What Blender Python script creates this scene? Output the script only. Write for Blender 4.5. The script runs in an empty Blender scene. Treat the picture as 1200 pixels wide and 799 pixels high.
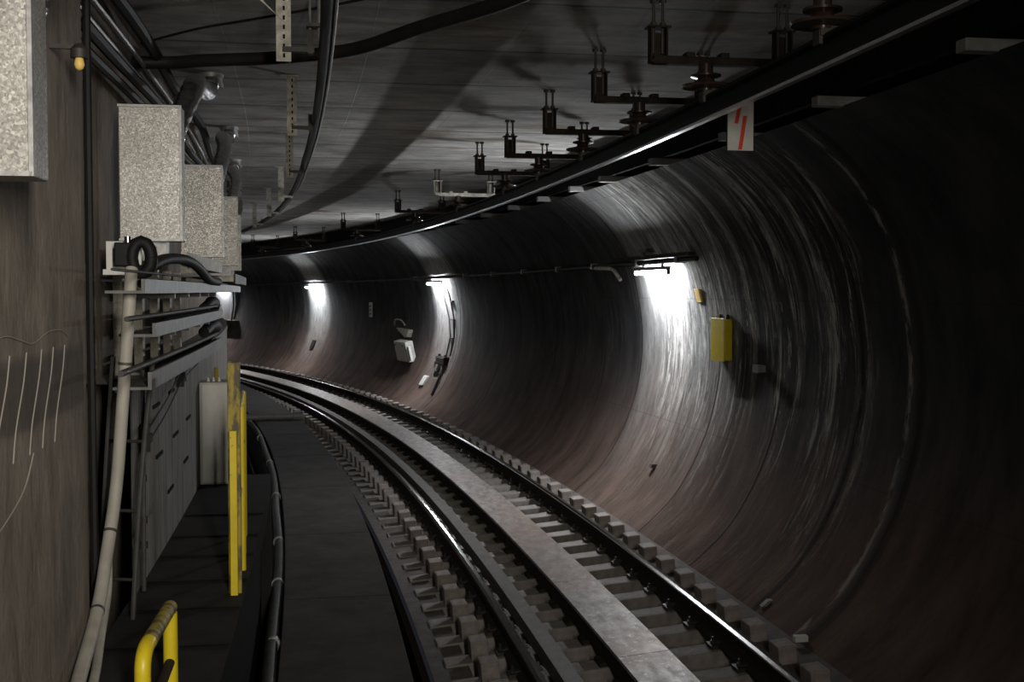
import bpy, bmesh, math, random
from mathutils import Matrix, Vector, Euler
random.seed(7)
S = bpy.context.scene
COL = S.collection

# ------------------------------------------------------------------ camera
F, HC = 1400.0, 2.525
PIT, YAW = math.atan((399.5 - 341) / F), 0.1250
cam_data = bpy.data.cameras.new('camera')
cam_data.sensor_fit = 'HORIZONTAL'; cam_data.sensor_width = 36.0
cam_data.lens = 36.0 * F / 1200.0
cam_data.clip_start = 0.05; cam_data.clip_end = 400
cam = bpy.data.objects.new('camera', cam_data); COL.objects.link(cam)
cam.location = (0, 0, HC)
cam.rotation_euler = (math.radians(90) - PIT, 0, -YAW)
S.camera = cam

# ------------------------------------------------------------------ world, view
wd = bpy.data.worlds.new('world'); S.world = wd; wd.use_nodes = True
wd.node_tree.nodes['Background'].inputs[0].default_value = (0.75, 0.8, 1.0, 1)
wd.node_tree.nodes['Background'].inputs[1].default_value = 0.015
S.view_settings.view_transform = 'Standard'; S.view_settings.look = 'None'
S.view_settings.gamma = 1; S.view_settings.use_curve_mapping = False
S.view_settings.exposure = 0.0
LAMP = 680.0           # emission of the wall tubes
BACK_E = 58.0      # platform light behind the viewpoint

# ------------------------------------------------------------------ track alignment
K0, K1, SC, O0 = 0.43 / 100, 2.77 / 1e4, 42.0, 2.077
def TH(s):
    if s > SC: return K0 * SC + K1 * SC * SC / 2 + (K0 + K1 * SC) * (s - SC)
    if s < 0: return K0 * s
    return K0 * s + K1 * s * s / 2
_ds = 0.05; _P = {}
_x, _y = O0, 0.0; _P[0] = (_x, _y)
for i in range(0, 1600):
    t = TH((i + .5) * _ds); _x -= math.sin(t) * _ds; _y += math.cos(t) * _ds; _P[i + 1] = (_x, _y)
_x, _y = O0, 0.0
for i in range(0, -400, -1):
    t = TH((i - .5) * _ds); _x += math.sin(t) * _ds; _y -= math.cos(t) * _ds; _P[i - 1] = (_x, _y)
def W(s, off, z):
    k = s / _ds; i = math.floor(k); a = k - i
    x = _P[i][0] * (1 - a) + _P[i + 1][0] * a; y = _P[i][1] * (1 - a) + _P[i + 1][1] * a
    t = TH(s)
    return Vector((x + off * math.cos(t), y + off * math.sin(t), z))
CANT = 0.09
def T(s, off, z): return W(s, off, z + CANT * off)
CZ = 4.15            # ceiling height
WP = [(1.12, -.12), (1.35, .06), (1.62, .32), (1.85, .68), (2.02, 1.08), (2.12, 1.5), (2.15, 1.95), (2.10, 2.4), (1.98, 2.85), (1.76, 3.24), (1.5, 3.52), (1.2, 3.74)]
def wo(z):
    for (o0, z0), (o1, z1) in zip(WP, WP[1:]):
        if z <= z1: return o0 + (o1 - o0) * (z - z0) / (z1 - z0)
    return WP[-1][0]
def rng(a, b, d):
    n = max(1, int(round((b - a) / d))); return [a + (b - a) * i / n for i in range(n + 1)]

# ------------------------------------------------------------------ platform light behind the viewpoint
ld = bpy.data.lights.new('platform_light', 'AREA'); ld.shape = 'RECTANGLE'; ld.size = 0.25; ld.size_y = 1.6
ld.spread = math.radians(80); ld.energy = BACK_E; ld.color = (1.0, 0.93, 0.82)
lo = bpy.data.objects.new('platform_light', ld); COL.objects.link(lo)
lo.location = W(-1.6, -1.3, 3.35)
d = (W(5.5, -3.1, 2.5) - lo.location); lo.rotation_euler = d.to_track_quat('-Z', 'Y').to_euler()

# ------------------------------------------------------------------ materials
MATS = {}
class NT:
    def __init__(s, name):
        s.m = bpy.data.materials.new(name); s.m.use_nodes = True
        s.t = s.m.node_tree; s.b = s.t.nodes['Principled BSDF']; s.co = None
        MATS[name] = s.m
    def n(s, typ, **k):
        q = s.t.nodes.new(typ)
        for a, v in k.items(): setattr(q, a, v)
        return q
    def l(s, a, b): s.t.links.new(a, b)
    def coord(s, kind='Object'):
        c = s.n('ShaderNodeTexCoord'); return c.outputs[kind]
    def noise(s, vec, scale, mapping=None, detail=5, rough=.6, dist=0):
        if mapping:
            mp = s.n('ShaderNodeMapping'); mp.inputs['Scale'].default_value = mapping; s.l(vec, mp.inputs['Vector']); vec = mp.outputs[0]
        q = s.n('ShaderNodeTexNoise'); s.l(vec, q.inputs['Vector'])
        q.inputs['Scale'].default_value = scale; q.inputs['Detail'].default_value = detail
        q.inputs['Roughness'].default_value = rough; q.inputs['Distortion'].default_value = dist
        return q.outputs['Fac']
    def ramp(s, fac, stops, interp='LINEAR'):
        q = s.n('ShaderNodeValToRGB'); q.color_ramp.interpolation = interp
        e = q.color_ramp.elements
        while len(e) < len(stops): e.new(.5)
        for el, (p, c) in zip(e, stops):
            el.position = p; el.color = (c, c, c, 1) if not isinstance(c, tuple) else (*c, 1)
        s.l(fac, q.inputs[0]); return q.outputs[0]
    def mix(s, fac, a, b, mode='MIX'):
        q = s.n('ShaderNodeMix', data_type='RGBA', blend_type=mode)
        for inp, v in ((q.inputs[0], fac), (q.inputs[6], a), (q.inputs[7], b)):
            if isinstance(v, (int, float)): inp.default_value = v if inp == q.inputs[0] else (v, v, v, 1)
            elif isinstance(v, tuple): inp.default_value = (*v, 1)
            else: s.l(v, inp)
        return q.outputs[2]
    def math(s, op, a, b=0.0, clamp=False):
        q = s.n('ShaderNodeMath', operation=op); q.use_clamp = clamp
        for inp, v in ((q.inputs[0], a), (q.inputs[1], b)):
            if isinstance(v, (int, float)): inp.default_value = v
            else: s.l(v, inp)
        return q.outputs[0]
    def bump(s, h, strength=.3, dist=.02):
        q = s.n('ShaderNodeBump'); q.inputs['Strength'].default_value = strength; q.inputs['Distance'].default_value = dist
        s.l(h, q.inputs['Height']); s.l(q.outputs[0], s.b.inputs['Normal'])
    def base(s, v):
        if isinstance(v, tuple): s.b.inputs['Base Color'].default_value = (*v, 1)
        else: s.l(v, s.b.inputs['Base Color'])
        return s
    def rough(s, v):
        if isinstance(v, (int, float)): s.b.inputs['Roughness'].default_value = v
        else: s.l(v, s.b.inputs['Roughness'])
        return s
    def metal(s, v): s.b.inputs['Metallic'].default_value = v; return s
    def spec(s, v): s.b.inputs['Specular IOR Level'].default_value = v; return s

def simple(name, c1, c2, scale=6, rough=.7, metal=0, bump=.15, spec=.5, mapping=None):
    q = NT(name); v = q.coord(); f = q.noise(v, scale, mapping)
    q.base(q.mix(q.ramp(f, [(.3, 0.), (.7, 1.)]), c1, c2)).rough(rough).metal(metal).spec(spec)
    if bump: q.bump(q.noise(v, scale * 6), bump, .005)
    return q.m
simple('black_rubber', (.007, .007, .008), (.015, .014, .014), rough=.6, spec=.25)
simple('black_gloss', (.006, .006, .007), (.011, .011, .011), rough=.5, bump=.05, spec=.12)
simple('near_black', (.006, .006, .007), (.014, .013, .013), rough=.95, spec=.1)
simple('dark_steel', (.035, .033, .03), (.075, .068, .06), rough=.6, metal=.5)
simple('rust_steel', (.016, .012, .010), (.036, .026, .02), scale=14, rough=.85, spec=.2)
simple('guard_steel', (.11, .10, .095), (.2, .185, .17), scale=9, rough=.62, metal=.3)
simple('rod_steel', (.2, .2, .2), (.38, .37, .36), scale=20, rough=.45, metal=.7)
simple('rail_polish', (.42, .41, .40), (.6, .58, .56), scale=30, rough=.2, metal=1.0, bump=0)
simple('contact_metal', (.45, .45, .47), (.6, .6, .62), scale=10, rough=.28, metal=1.0, bump=0)
simple('grey_paint', (.16, .155, .15), (.25, .245, .235), scale=12, rough=.5)
simple('tray_steel', (.09, .09, .088), (.17, .165, .16), scale=12, rough=.5)
simple('white_paint', (.42, .42, .40), (.50, .50, .47), scale=7, rough=.45, bump=.04)
simple('panel_white', (.62, .62, .58), (.72, .72, .68), scale=10, rough=.5, bump=.04)
simple('insulator', (.02, .012, .010), (.045, .028, .022), scale=9, rough=.25, bump=0)
simple('hose_grey', (.30, .285, .25), (.44, .42, .37), scale=10, rough=.6, mapping=(1, 1, .3))
simple('pipe_dark', (.035, .034, .033), (.075, .072, .07), scale=9, rough=.6, metal=.1, spec=.3)
simple('block_conc', (.20, .175, .16), (.36, .32, .29), scale=14, rough=.85, bump=.4)
simple('shoulder_conc', (.07, .06, .054), (.15, .13, .12), scale=7, rough=.9, bump=.4)
simple('sleeper_conc', (.18, .16, .15), (.33, .30, .275), scale=9, rough=.85, bump=.4)
simple('slab_conc', (.036, .033, .031), (.07, .064, .06), scale=3.5, rough=.9, spec=.2, bump=.3)
simple('step_floor', (.016, .015, .015), (.03, .029, .028), scale=5, rough=.9, spec=.2, bump=.3)
simple('bed_conc', (.018, .016, .015), (.045, .04, .037), scale=5, rough=.9, bump=.5)
simple('ledge_conc', (.22, .22, .21), (.34, .34, .32), scale=8, rough=.85)
simple('red_paint', (.75, .05, .02), (.85, .09, .03), scale=8, rough=.5, bump=0)
simple('yellow_tag', (.75, .50, .12), (.85, .62, .2), scale=8, rough=.5, bump=0)
simple('tie_dark', (.05, .05, .048), (.07, .07, .065), rough=.6)

q = NT('yellow_paint'); v = q.coord(); f = q.noise(v, 9); g = q.noise(v, 28)
c = q.mix(q.ramp(f, [(.3, 0.), (.7, 1.)]), (.62, .47, .012), (.74, .58, .02))
c = q.mix(q.ramp(g, [(.66, 0.), (.70, .75)]), c, (.10, .08, .03))
q.base(c).rough(.4)
q = NT('yellow_worn'); v = q.coord(); g = q.noise(v, 16, (1, 1, .4))
q.base(q.mix(q.ramp(g, [(.46, 0.), (.56, 1.)]), (.34, .26, .03), (.085, .07, .035))).rough(.6)

# galvanised sheet with spangle
q = NT('galvanised'); v = q.coord()
vo = q.n('ShaderNodeTexVoronoi'); vo.inputs['Scale'].default_value = 150; q.l(v, vo.inputs['Vector'])
w = q.n('ShaderNodeSeparateColor'); q.l(vo.outputs['Color'], w.inputs[0])
sp = q.ramp(w.outputs[0], [(0., .36), (.6, .5), (1., .74)])
f = q.noise(v, 3.0)
c = q.mix(.75, sp, q.ramp(f, [(.3, .55), (.7, 1.)]), 'MULTIPLY'); c = q.mix(1.0, c, (1.0, .98, .93), 'MULTIPLY')
q.base(c).metal(.75).rough(q.ramp(w.outputs[1], [(0., .38), (1., .62)]))
q.bump(w.outputs[0], .25, .004)
q = NT('galv_plain'); v = q.coord(); f = q.noise(v, 22)
q.base(q.ramp(f, [(.3, .24), (.7, .5)])).metal(.6).rough(.5)
# bracket steel, pale with dirt
q = NT('bracket_pale'); v = q.coord(); f = q.noise(v, 16)
q.base(q.mix(q.ramp(f, [(.35, 0.), (.65, 1.)]), (.26, .25, .21), (.60, .57, .49))).rough(.6).metal(.15)
# flexible aluminium duct
q = NT('foil_duct'); v = q.coord(); q.base(q.ramp(q.noise(v, 30), [(.3, .35), (.7, .75)])).metal(1.0).rough(.22); q.bump(q.noise(v, 40), .4, .01)

# ceiling: board-marked concrete. UV = (s, off) in metres
q = NT('ceiling_conc'); v = q.coord('UV')
big = q.noise(v, .55); board = q.noise(v, 2.0, (3.2, .7, 1), detail=7, rough=.62, dist=.3); fine = q.noise(v, 9, (1, 1, 1))
c = q.ramp(board, [(.25, .34), (.5, .52), (.75, .68)])
c = q.mix(.9, c, q.ramp(big, [(.32, .45), (.62, 1.0)]), 'MULTIPLY')
blot = q.noise(v, 2.6, (1, .8, 1), detail=8, rough=.7)
c = q.mix(.8, c, q.ramp(blot, [(.36, .55), (.56, 1.0)]), 'MULTIPLY')
c = q.mix(1.0, c, (1.0, .975, .92), 'MULTIPLY')
stain = q.noise(v, 1.4, (1.2, .5, 1), detail=4, dist=.8)
c = q.mix(q.ramp(stain, [(.56, 0.), (.68, .75)]), c, (.20, .14, .095))
# transverse construction joints every ~1.35 m and lengthwise ones
sx = q.n('ShaderNodeSeparateXYZ'); q.l(v, sx.inputs[0])
wob = q.math('MULTIPLY', q.noise(v, 1.5, (.2, 1.2, 1)), .12)
fr = q.math('FRACT', q.math('DIVIDE', q.math('ADD', sx.outputs[0], wob), 1.37))
j1 = q.ramp(fr, [(.0, 1.), (.022, 1.), (.04, .35), (.10, 0.)])
fr2 = q.math('FRACT', q.math('DIVIDE', sx.outputs[1], .93))
j2 = q.ramp(fr2, [(.0, .3), (.006, .3), (.01, 0.)])
j = q.math('MAXIMUM', j1, j2)
c = q.mix(q.math('MULTIPLY', j, .8), c, (.045, .04, .035))
q.base(c).rough(.85)
q.bump(q.math('SUBTRACT', q.math('ADD', board, q.math('MULTIPLY', fine, .4)), j), .5, .02)

# right wall: UV = (s, arc length up the wall)
q = NT('wall_conc_right'); v = q.coord('UV')
sx = q.n('ShaderNodeSeparateXYZ'); q.l(v, sx.inputs[0]); s_, a_ = sx.outputs[0], sx.outputs[1]
big = q.noise(v, .8, (1, .6, 1)); fine = q.noise(v, 12, (1, .5, 1)); mid = q.noise(v, 2.4, (1.2, .5, 1), detail=7)
base = q.ramp(mid, [(.3, (.032, .033, .036)), (.7, (.085, .085, .086))])
base = q.mix(.8, base, q.ramp(big, [(.3, .6), (.7, 1.)]), 'MULTIPLY')
# vertical lime streaks: fine across the tunnel's length, long up the wall
st = q.noise(v, 4.2, (1, .07, 1), detail=9, rough=.75, dist=.5)
st2 = q.noise(v, 2.2, (1, .10, 1), detail=4, rough=.6)
brk = q.noise(v, 9.0, (1, .35, 1), detail=6, rough=.7)
# where the leak has run (a stretch between two ring joints)
zone = q.math('MULTIPLY', q.ramp(q.math('DIVIDE', s_, 20.0), [(.44, 0.), (.452, 1.), (.68, 1.), (.74, .10), (1., .06)]), 1.0)
s1 = q.ramp(st, [(.50, 0.), (.56, 1.)])
s1 = q.math('MULTIPLY', s1, q.ramp(brk, [(.38, .25), (.58, 1.)]))
clus = q.noise(v, 1.5, (1.3, .22, 1), detail=3)
s1 = q.math('MULTIPLY', q.math('MULTIPLY', s1, q.ramp(clus, [(.40, .22), (.58, 1.)])), zone)
white = q.math('MULTIPLY', s1, q.ramp(q.math('DIVIDE', a_, 5.0), [(.0, .0), (.2, .3), (.4, 1.), (1., 1.)]))
dark = q.math('MULTIPLY', q.ramp(st2, [(.46, 0.), (.52, 1.)]), q.ramp(brk, [(.3, .5), (.6, 1.)]))
dark = q.math('MULTIPLY', dark, zone)
c = q.mix(q.math('MULTIPLY', dark, .8), base, (.035, .032, .030))
c = q.mix(q.math('MULTIPLY', white, .85), c, (.62, .60, .54))
# broad pale patches that paint the lamps' light into the wall colour
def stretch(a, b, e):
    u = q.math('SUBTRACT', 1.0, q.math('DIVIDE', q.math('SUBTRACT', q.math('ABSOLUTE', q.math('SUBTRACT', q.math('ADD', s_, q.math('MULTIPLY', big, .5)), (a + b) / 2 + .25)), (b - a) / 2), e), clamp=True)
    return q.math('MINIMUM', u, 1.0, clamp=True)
lamp_wash = q.math('MAXIMUM', q.math('MAXIMUM', stretch(11.9, 14.7, .25), stretch(25.2, 26.9, .3)), stretch(36.6, 38.2, .3))
lamp_wash = q.math('MULTIPLY', lamp_wash, q.ramp(brk, [(.32, .35), (.56, 1.)]))
c = q.mix(q.math('MULTIPLY', lamp_wash, .55), c, (.36, .36, .35))
drip = q.noise(v, 8.0, (1, .16, 1), detail=9, rough=.8, dist=.6)
c = q.mix(q.math('MULTIPLY', q.math('MULTIPLY', q.ramp(drip, [(.50, 0.), (.545, 1.)]), q.ramp(brk, [(.42, 0.), (.52, 1.)])), q.math('MULTIPLY', zone, .75)), c, (.03, .028, .026))
c = q.mix(q.math('MULTIPLY', q.math('MULTIPLY', q.ramp(drip, [(.40, 1.), (.455, 0.)]), q.ramp(clus, [(.42, .1), (.55, 1.)])), q.math('MULTIPLY', zone, .8)), c, (.66, .64, .58))
# brown iron dust low on the wall
low = q.ramp(q.math('ADD', q.math('DIVIDE', a_, 5.0), q.math('MULTIPLY', q.math('SUBTRACT', big, .5), .22)), [(.12, 1.), (.48, 0.)])
c = q.mix(q.math('MULTIPLY', low, .85), c, q.mix(q.ramp(mid, [(.3, 0.), (.7, 1.)]), (.075, .048, .037), (.20, .13, .102)))
# ring joints
def ring(pos, wdt, s_=s_):
    dd = q.math('ABSOLUTE', q.math('SUBTRACT', q.math('ADD', s_, q.math('MULTIPLY', brk, .05)), pos))
    return q.ramp(q.math('DIVIDE', dd, wdt), [(.0, 1.), (.5, .7), (1., 0.)])
rj = ring(8.22, .10)
for p, w_ in ((9.15, .06), (10.7, .03), (12.3, .03), (14.9, .03), (16.4, .02), (18.0, .02), (22.1, .04), (25.2, .04), (29.0, .05), (33.5, .05)): rj = q.math('MAXIMUM', rj, ring(p, w_))
fr = q.math('FRACT', q.math('DIVIDE', a_, 1.45))
rows = q.ramp(fr, [(.0, 1.), (.004, 1.), (.008, 0.)])
c = q.mix(q.math('MULTIPLY', q.math('MAXIMUM', q.math('MULTIPLY', rj, .85), q.math('MULTIPLY', rows, .35)), 1.0), c, (.03, .028, .026))
lime = q.math('MULTIPLY', ring(8.36, .05), q.ramp(brk, [(.45, 0.), (.55, .8)]))
c = q.mix(lime, c, (.42, .40, .36))
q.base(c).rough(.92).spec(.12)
h = q.math('ADD', q.math('ADD', q.math('MULTIPLY', s1, .8), q.math('MULTIPLY', fine, .5)), q.math('MULTIPLY', rj, -1.0))
q.bump(h, .55, .02)

# left plaster wall
q = NT('wall_plaster'); v = q.coord('UV')
mid = q.noise(v, 4, (1.5, .55, 1), detail=8, rough=.72, dist=.4); big = q.noise(v, 1.3, (1, .7, 1)); fine = q.noise(v, 22, (1.3, .5, 1))
c = q.mix(q.ramp(mid, [(.3, 0.), (.72, 1.)]), (.12, .098, .078), (.36, .31, .26))
c = q.mix(.7, c, q.ramp(big, [(.3, .55), (.7, 1.)]), 'MULTIPLY')
sx = q.n('ShaderNodeSeparateXYZ'); q.l(v, sx.inputs[0])
band = q.math('ADD', sx.outputs[1], q.math('MULTIPLY', big, .08))
shadow_band = q.ramp(q.math('DIVIDE', band, 5.0), [(.362, 0.), (.368, .7), (.408, .7), (.414, 0.)])   # level shadow band painted into the plaster colour
c = q.mix(shadow_band, c, (.045, .038, .031))
q.base(c).rough(.9); q.bump(q.math('ADD', mid, q.math('MULTIPLY', fine, .5)), .5, .02)
q = NT('chalk'); q.base((.30, .285, .255)).rough(.95)

# lower left board wall
q = NT('wall_boards'); v = q.coord('UV')
sx = q.n('ShaderNodeSeparateXYZ'); q.l(v, sx.inputs[0])
mid = q.noise(v, 5, (3.2, .25, 1), detail=6, rough=.7); big = q.noise(v, 2.0)
c = q.mix(q.ramp(mid, [(.32, 0.), (.7, 1.)]), (.11, .105, .098), (.38, .36, .335))
c = q.mix(.6, c, q.ramp(big, [(.3, .55), (.7, 1.)]), 'MULTIPLY')
fr = q.math('FRACT', q.math('DIVIDE', sx.outputs[0], .31)); j = q.ramp(fr, [(0., 1.), (.05, .9), (.09, 0.)])
c = q.mix(q.math('MULTIPLY', j, .7), c, (.03, .028, .026))
q.base(c).rough(.8); q.bump(q.math('SUBTRACT', mid, j), .4, .015)

# aluminium reaction plate, dusty
q = NT('reaction_metal'); v = q.coord('UV'); m1 = q.noise(v, 5, (1, 2, 1), detail=7, rough=.7); m2 = q.noise(v, .7)
c = q.mix(q.ramp(m1, [(.35, 0.), (.62, 1.)]), (.20, .165, .145), (.42, .38, .35))
c = q.mix(q.ramp(m2, [(.45, 0.), (.6, .6)]), c, (.33, .235, .19))
m3 = q.noise(v, 11, (1, 1.2, 1), detail=8, rough=.75)
c = q.mix(q.ramp(m3, [(.56, 0.), (.62, .8)]), c, (.6, .59, .57))
q.base(c).metal(.35).rough(q.ramp(m1, [(.3, .6), (.7, .42)])); q.bump(m3, .2, .004)

def emit(name, col, st):
    q = NT(name); q.b.inputs['Emission Color'].default_value = (*col, 1); q.b.inputs['Emission Strength'].default_value = st; q.base((.8, .8, .8))
emit('tube_glow', (.93, .96, 1.0), LAMP)

# ------------------------------------------------------------------ mesh helpers
class MB:
    def __init__(s): s.v = []; s.f = []; s.uv = {}; s.mi = {}
    def add(s, vs, fs, uvs=None, mi=0):
        b = len(s.v); s.v += [Vector(p) for p in vs]
        for k, f in enumerate(fs):
            s.f.append([b + i for i in f])
            if uvs: s.uv[len(s.f) - 1] = [uvs[i] for i in f]
            if mi: s.mi[len(s.f) - 1] = mi
        return s
    def hexa(s, p, mi=0):   # 8 points: bottom 4 then top 4
        return s.add(p, [(3, 2, 1, 0), (4, 5, 6, 7), (0, 1, 5, 4), (1, 2, 6, 5), (2, 3, 7, 6), (3, 0, 4, 7)], mi=mi)
    def box(s, c, d, mi=0):
        x, y, z = c; a, b, e = d[0] / 2, d[1] / 2, d[2] / 2
        return s.hexa([(x - a, y - b, z - e), (x + a, y - b, z - e), (x + a, y + b, z - e), (x - a, y + b, z - e),
                       (x - a, y - b, z + e), (x + a, y - b, z + e), (x + a, y + b, z + e), (x - a, y + b, z + e)], mi)
    def sbox(s, s0, s1, o0, o1, z0, z1, fn=W, mi=0):
        return s.hexa([fn(s0, o0, z0), fn(s0, o1, z0), fn(s1, o1, z0), fn(s1, o0, z0), fn(s0, o0, z1), fn(s0, o1, z1), fn(s1, o1, z1), fn(s1, o0, z1)], mi)
    def sweep(s, prof, ss, fn=W, closed=False, caps=False, mats=None, arcuv=False):
        n = len(prof); L = [0.0]
        for a, b in zip(prof, prof[1:]): L.append(L[-1] + math.hypot(b[0] - a[0], b[1] - a[1]))
        vs = []; uv = []
        for t in ss:
            for k, (o, z) in enumerate(prof):
                vs.append(fn(t, o, z)); uv.append((t, L[k]) if arcuv else (t, o))
        m = n if closed else n - 1; b0 = len(s.v); s.v += vs
        for i in range(len(ss) - 1):
            for k in range(m):
                k2 = (k + 1) % n
                f = [i * n + k, i * n + k2, (i + 1) * n + k2, (i + 1) * n + k]
                s.f.append([b0 + q for q in f]); s.uv[len(s.f) - 1] = [uv[q] for q in f]
                if mats and mats[k]: s.mi[len(s.f) - 1] = mats[k]
        if caps:
            s.f.append([b0 + k for k in range(n)]); s.f.append([b0 + (len(ss) - 1) * n + k for k in reversed(range(n))])
        return s
    def tube(s, pts, r, n=10, caps=True, mi=0):
        pts = [Vector(p) for p in pts]; b = len(s.v); m = len(pts); up = None
        for i, p in enumerate(pts):
            t = (pts[min(i + 1, m - 1)] - pts[max(i - 1, 0)]).normalized()
            if up is None:
                up = Vector((0, 0, 1)) if abs(t.z) < .9 else Vector((1, 0, 0))
            up = (up - t * up.dot(t)).normalized()
            sd = t.cross(up); rr = r[i] if isinstance(r, (list, tuple)) else r
            for k in range(n):
                a = 2 * math.pi * k / n
                s.v.append(p + (sd * math.cos(a) + up * math.sin(a)) * rr)
        for i in range(m - 1):
            for k in range(n):
                k2 = (k + 1) % n; s.f.append([b + i * n + k, b + i * n + k2, b + (i + 1) * n + k2, b + (i + 1) * n + k])
                if mi: s.mi[len(s.f) - 1] = mi
        if caps:
            s.f.append([b + k for k in reversed(range(n))]); s.f.append([b + (m - 1) * n + k for k in range(n)])
            if mi: s.mi[len(s.f) - 1] = mi; s.mi[len(s.f) - 2] = mi
        return s
    def lathe(s, c, prof, n=20, axis='z'):
        # prof (r, h) along the axis from point c
        b = len(s.v); c = Vector(c)
        for r, h in prof:
            for k in range(n):
                a = 2 * math.pi * k / n
                s.v.append(c + Vector((r * math.cos(a), r * math.sin(a), h)))
        for i in range(len(prof) - 1):
            for k in range(n):
                k2 = (k + 1) % n; s.f.append([b + i * n + k, b + i * n + k2, b + (i + 1) * n + k2, b + (i + 1) * n + k])
        s.f.append([b + k for k in reversed(range(n))]); s.f.append([b + (len(prof) - 1) * n + k for k in range(n)])
        return s
def smooth_path(pts, k=6):
    pts = [Vector(p) for p in pts]; out = []
    for i in range(len(pts) - 1):
        p0 = pts[max(i - 1, 0)]; p1 = pts[i]; p2 = pts[i + 1]; p3 = pts[min(i + 2, len(pts) - 1)]
        for j in range(k):
            t = j / k
            out.append(.5 * ((2 * p1) + (p2 - p0) * t + (2 * p0 - 5 * p1 + 4 * p2 - p3) * t * t + (3 * p1 - p0 - 3 * p2 + p3) * t ** 3))
    out.append(pts[-1]); return out

def obj(name, mb, mat, parent=None, local=False, smooth=False, bevel=0.0, origin=None):
    me = bpy.data.meshes.new(name); vs = mb.v
    o = bpy.data.objects.new(name, me); COL.objects.link(o)
    if parent is not None:
        o.parent = parent
        if not local:
            M = Matrix.LocRotScale(parent.location, parent.rotation_euler, None)
            par2 = parent.parent
            if par2 is not None: M = Matrix.LocRotScale(par2.location, par2.rotation_euler, None) @ M
            Mi = M.inverted(); vs = [Mi @ p for p in vs]
    elif not local:
        if origin is None:
            n = len(vs); zs = min(p.z for p in vs); a = sum((p.x for p in vs)) / n; b = sum((p.y for p in vs)) / n
            origin = Vector((a, b, zs))
        o.location = origin; vs = [p - origin for p in vs]
    me.from_pydata([tuple(p) for p in vs], [], mb.f)
    mats = mat if isinstance(mat, (list, tuple)) else [mat]
    for m in mats: me.materials.append(MATS[m])
    if mb.uv:
        ul = me.uv_layers.new(name='UVMap')
        for fi, uvs in mb.uv.items():
            p = me.polygons[fi]
            for li, u in zip(p.loop_indices, uvs): ul.data[li].uv = u
    for fi, mi in mb.mi.items(): me.polygons[fi].material_index = mi
    bm = bmesh.new(); bm.from_mesh(me); bmesh.ops.recalc_face_normals(bm, faces=bm.faces); bm.to_mesh(me); bm.free()
    if smooth:
        me.polygons.foreach_set('use_smooth', [True] * len(me.polygons))
        me.set_sharp_from_angle(angle=math.radians(40))
    if bevel:
        md = o.modifiers.new('bevel', 'BEVEL'); md.width = bevel; md.segments = 2; md.limit_method = 'ANGLE'; md.angle_limit = math.radians(50)
    return o
def tag(o, label, cat, group=None):
    o['label'] = label; o['category'] = cat
    if group: o['group'] = group
    return o
def thing(name, label, cat, loc, rot=(0, 0, 0), group=None):
    o = bpy.data.objects.new(name, None); COL.objects.link(o); o.empty_display_size = .1
    o.location = loc; o.rotation_euler = rot
    return tag(o, label, cat, group)
def struct(name, mb, mat, **k):
    o = obj(name, mb, mat, **k); o['kind'] = 'structure'; return o
def dup(root, loc, rot, label=None, group=None, name=None):
    r = root.copy(); COL.objects.link(r); r.location = loc; r.rotation_euler = rot
    if label: r['label'] = label
    if group: r['group'] = group
    for ch in list(root.children):
        c = ch.copy(); COL.objects.link(c); c.parent = r
        for g in ch.children:
            e = g.copy(); COL.objects.link(e); e.parent = c
    return r

S0, S1 = -5.0, 62.0
SS = rng(S0, S1, .5)
# ================================================================== the setting
# curved right wall (finely divided so that it is round)
wp = []
for (a, b) in zip(WP, WP[1:]): wp += [a]
wp = [tuple(p)[:2] for p in [(v.x, v.y) for v in smooth_path([(o, z, 0) for o, z in WP], 4)]]
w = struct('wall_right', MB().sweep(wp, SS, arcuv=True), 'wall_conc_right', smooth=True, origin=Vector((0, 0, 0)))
# shelf, near-black recess above the round wall and ceiling
struct('trim_1', MB().sweep([(1.2, 3.74), (1.62, 3.74), (1.62, CZ)], SS), 'near_black')
struct('ceiling', MB().sweep([(-3.3, CZ), (1.62, CZ)], rng(S0, S1, .5)), 'ceiling_conc', origin=Vector((0, 0, 0)))
# trackbed
struct('floor', MB().sweep([(-1.38, -.19), (-1.10, -.19), (-1.09, -.31), (.905, -.31), (.91, -.15), (1.28, -.15)], SS, fn=T), 'bed_conc')
struct('bed_shoulder', MB().sweep([(-1.38, -.182), (-1.095, -.182)], SS, fn=T), 'shoulder_conc')
struct('wall_shoulder', MB().sweep([(.908, -.142), (1.28, -.142)], SS, fn=T), 'shoulder_conc')
struct('kerb_gutter', MB().sweep([(-1.44, -.85), (-1.44, -.26), (-1.385, -.26), (-1.385, -.85)], SS, fn=T), 'rust_steel')
struct('gutter', MB().sweep([(-1.68, -.15), (-1.68, -.85), (-1.40, -.85)], SS), 'near_black')
# walkway ducts beside the track
g = 0
js = [2.0, 4.4, 6.9, 9.2, 11.67, 14.5, 17.3, 20.0, 22.6, 25.5, 28.5, 31.5, 35, 39, 43, 47, 52, 58]
for a, b in zip(js, js[1:]):
    o = struct('walkway_slab', MB().sweep([(-2.46, .02), (-1.655, .02), (-1.655, .2), (-2.46, .2)], rng(a + .006, b - .006, .5), closed=True, caps=True), 'slab_conc', bevel=.008)
struct('trough_floor', MB().sweep([(-3.1, -.35), (-2.44, -.35)], SS), 'near_black')
struct('trough_wall', MB().sweep([(-2.58, -.35), (-2.58, .08), (-2.46, .08), (-2.46, -.35)], SS), 'bed_conc')
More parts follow.
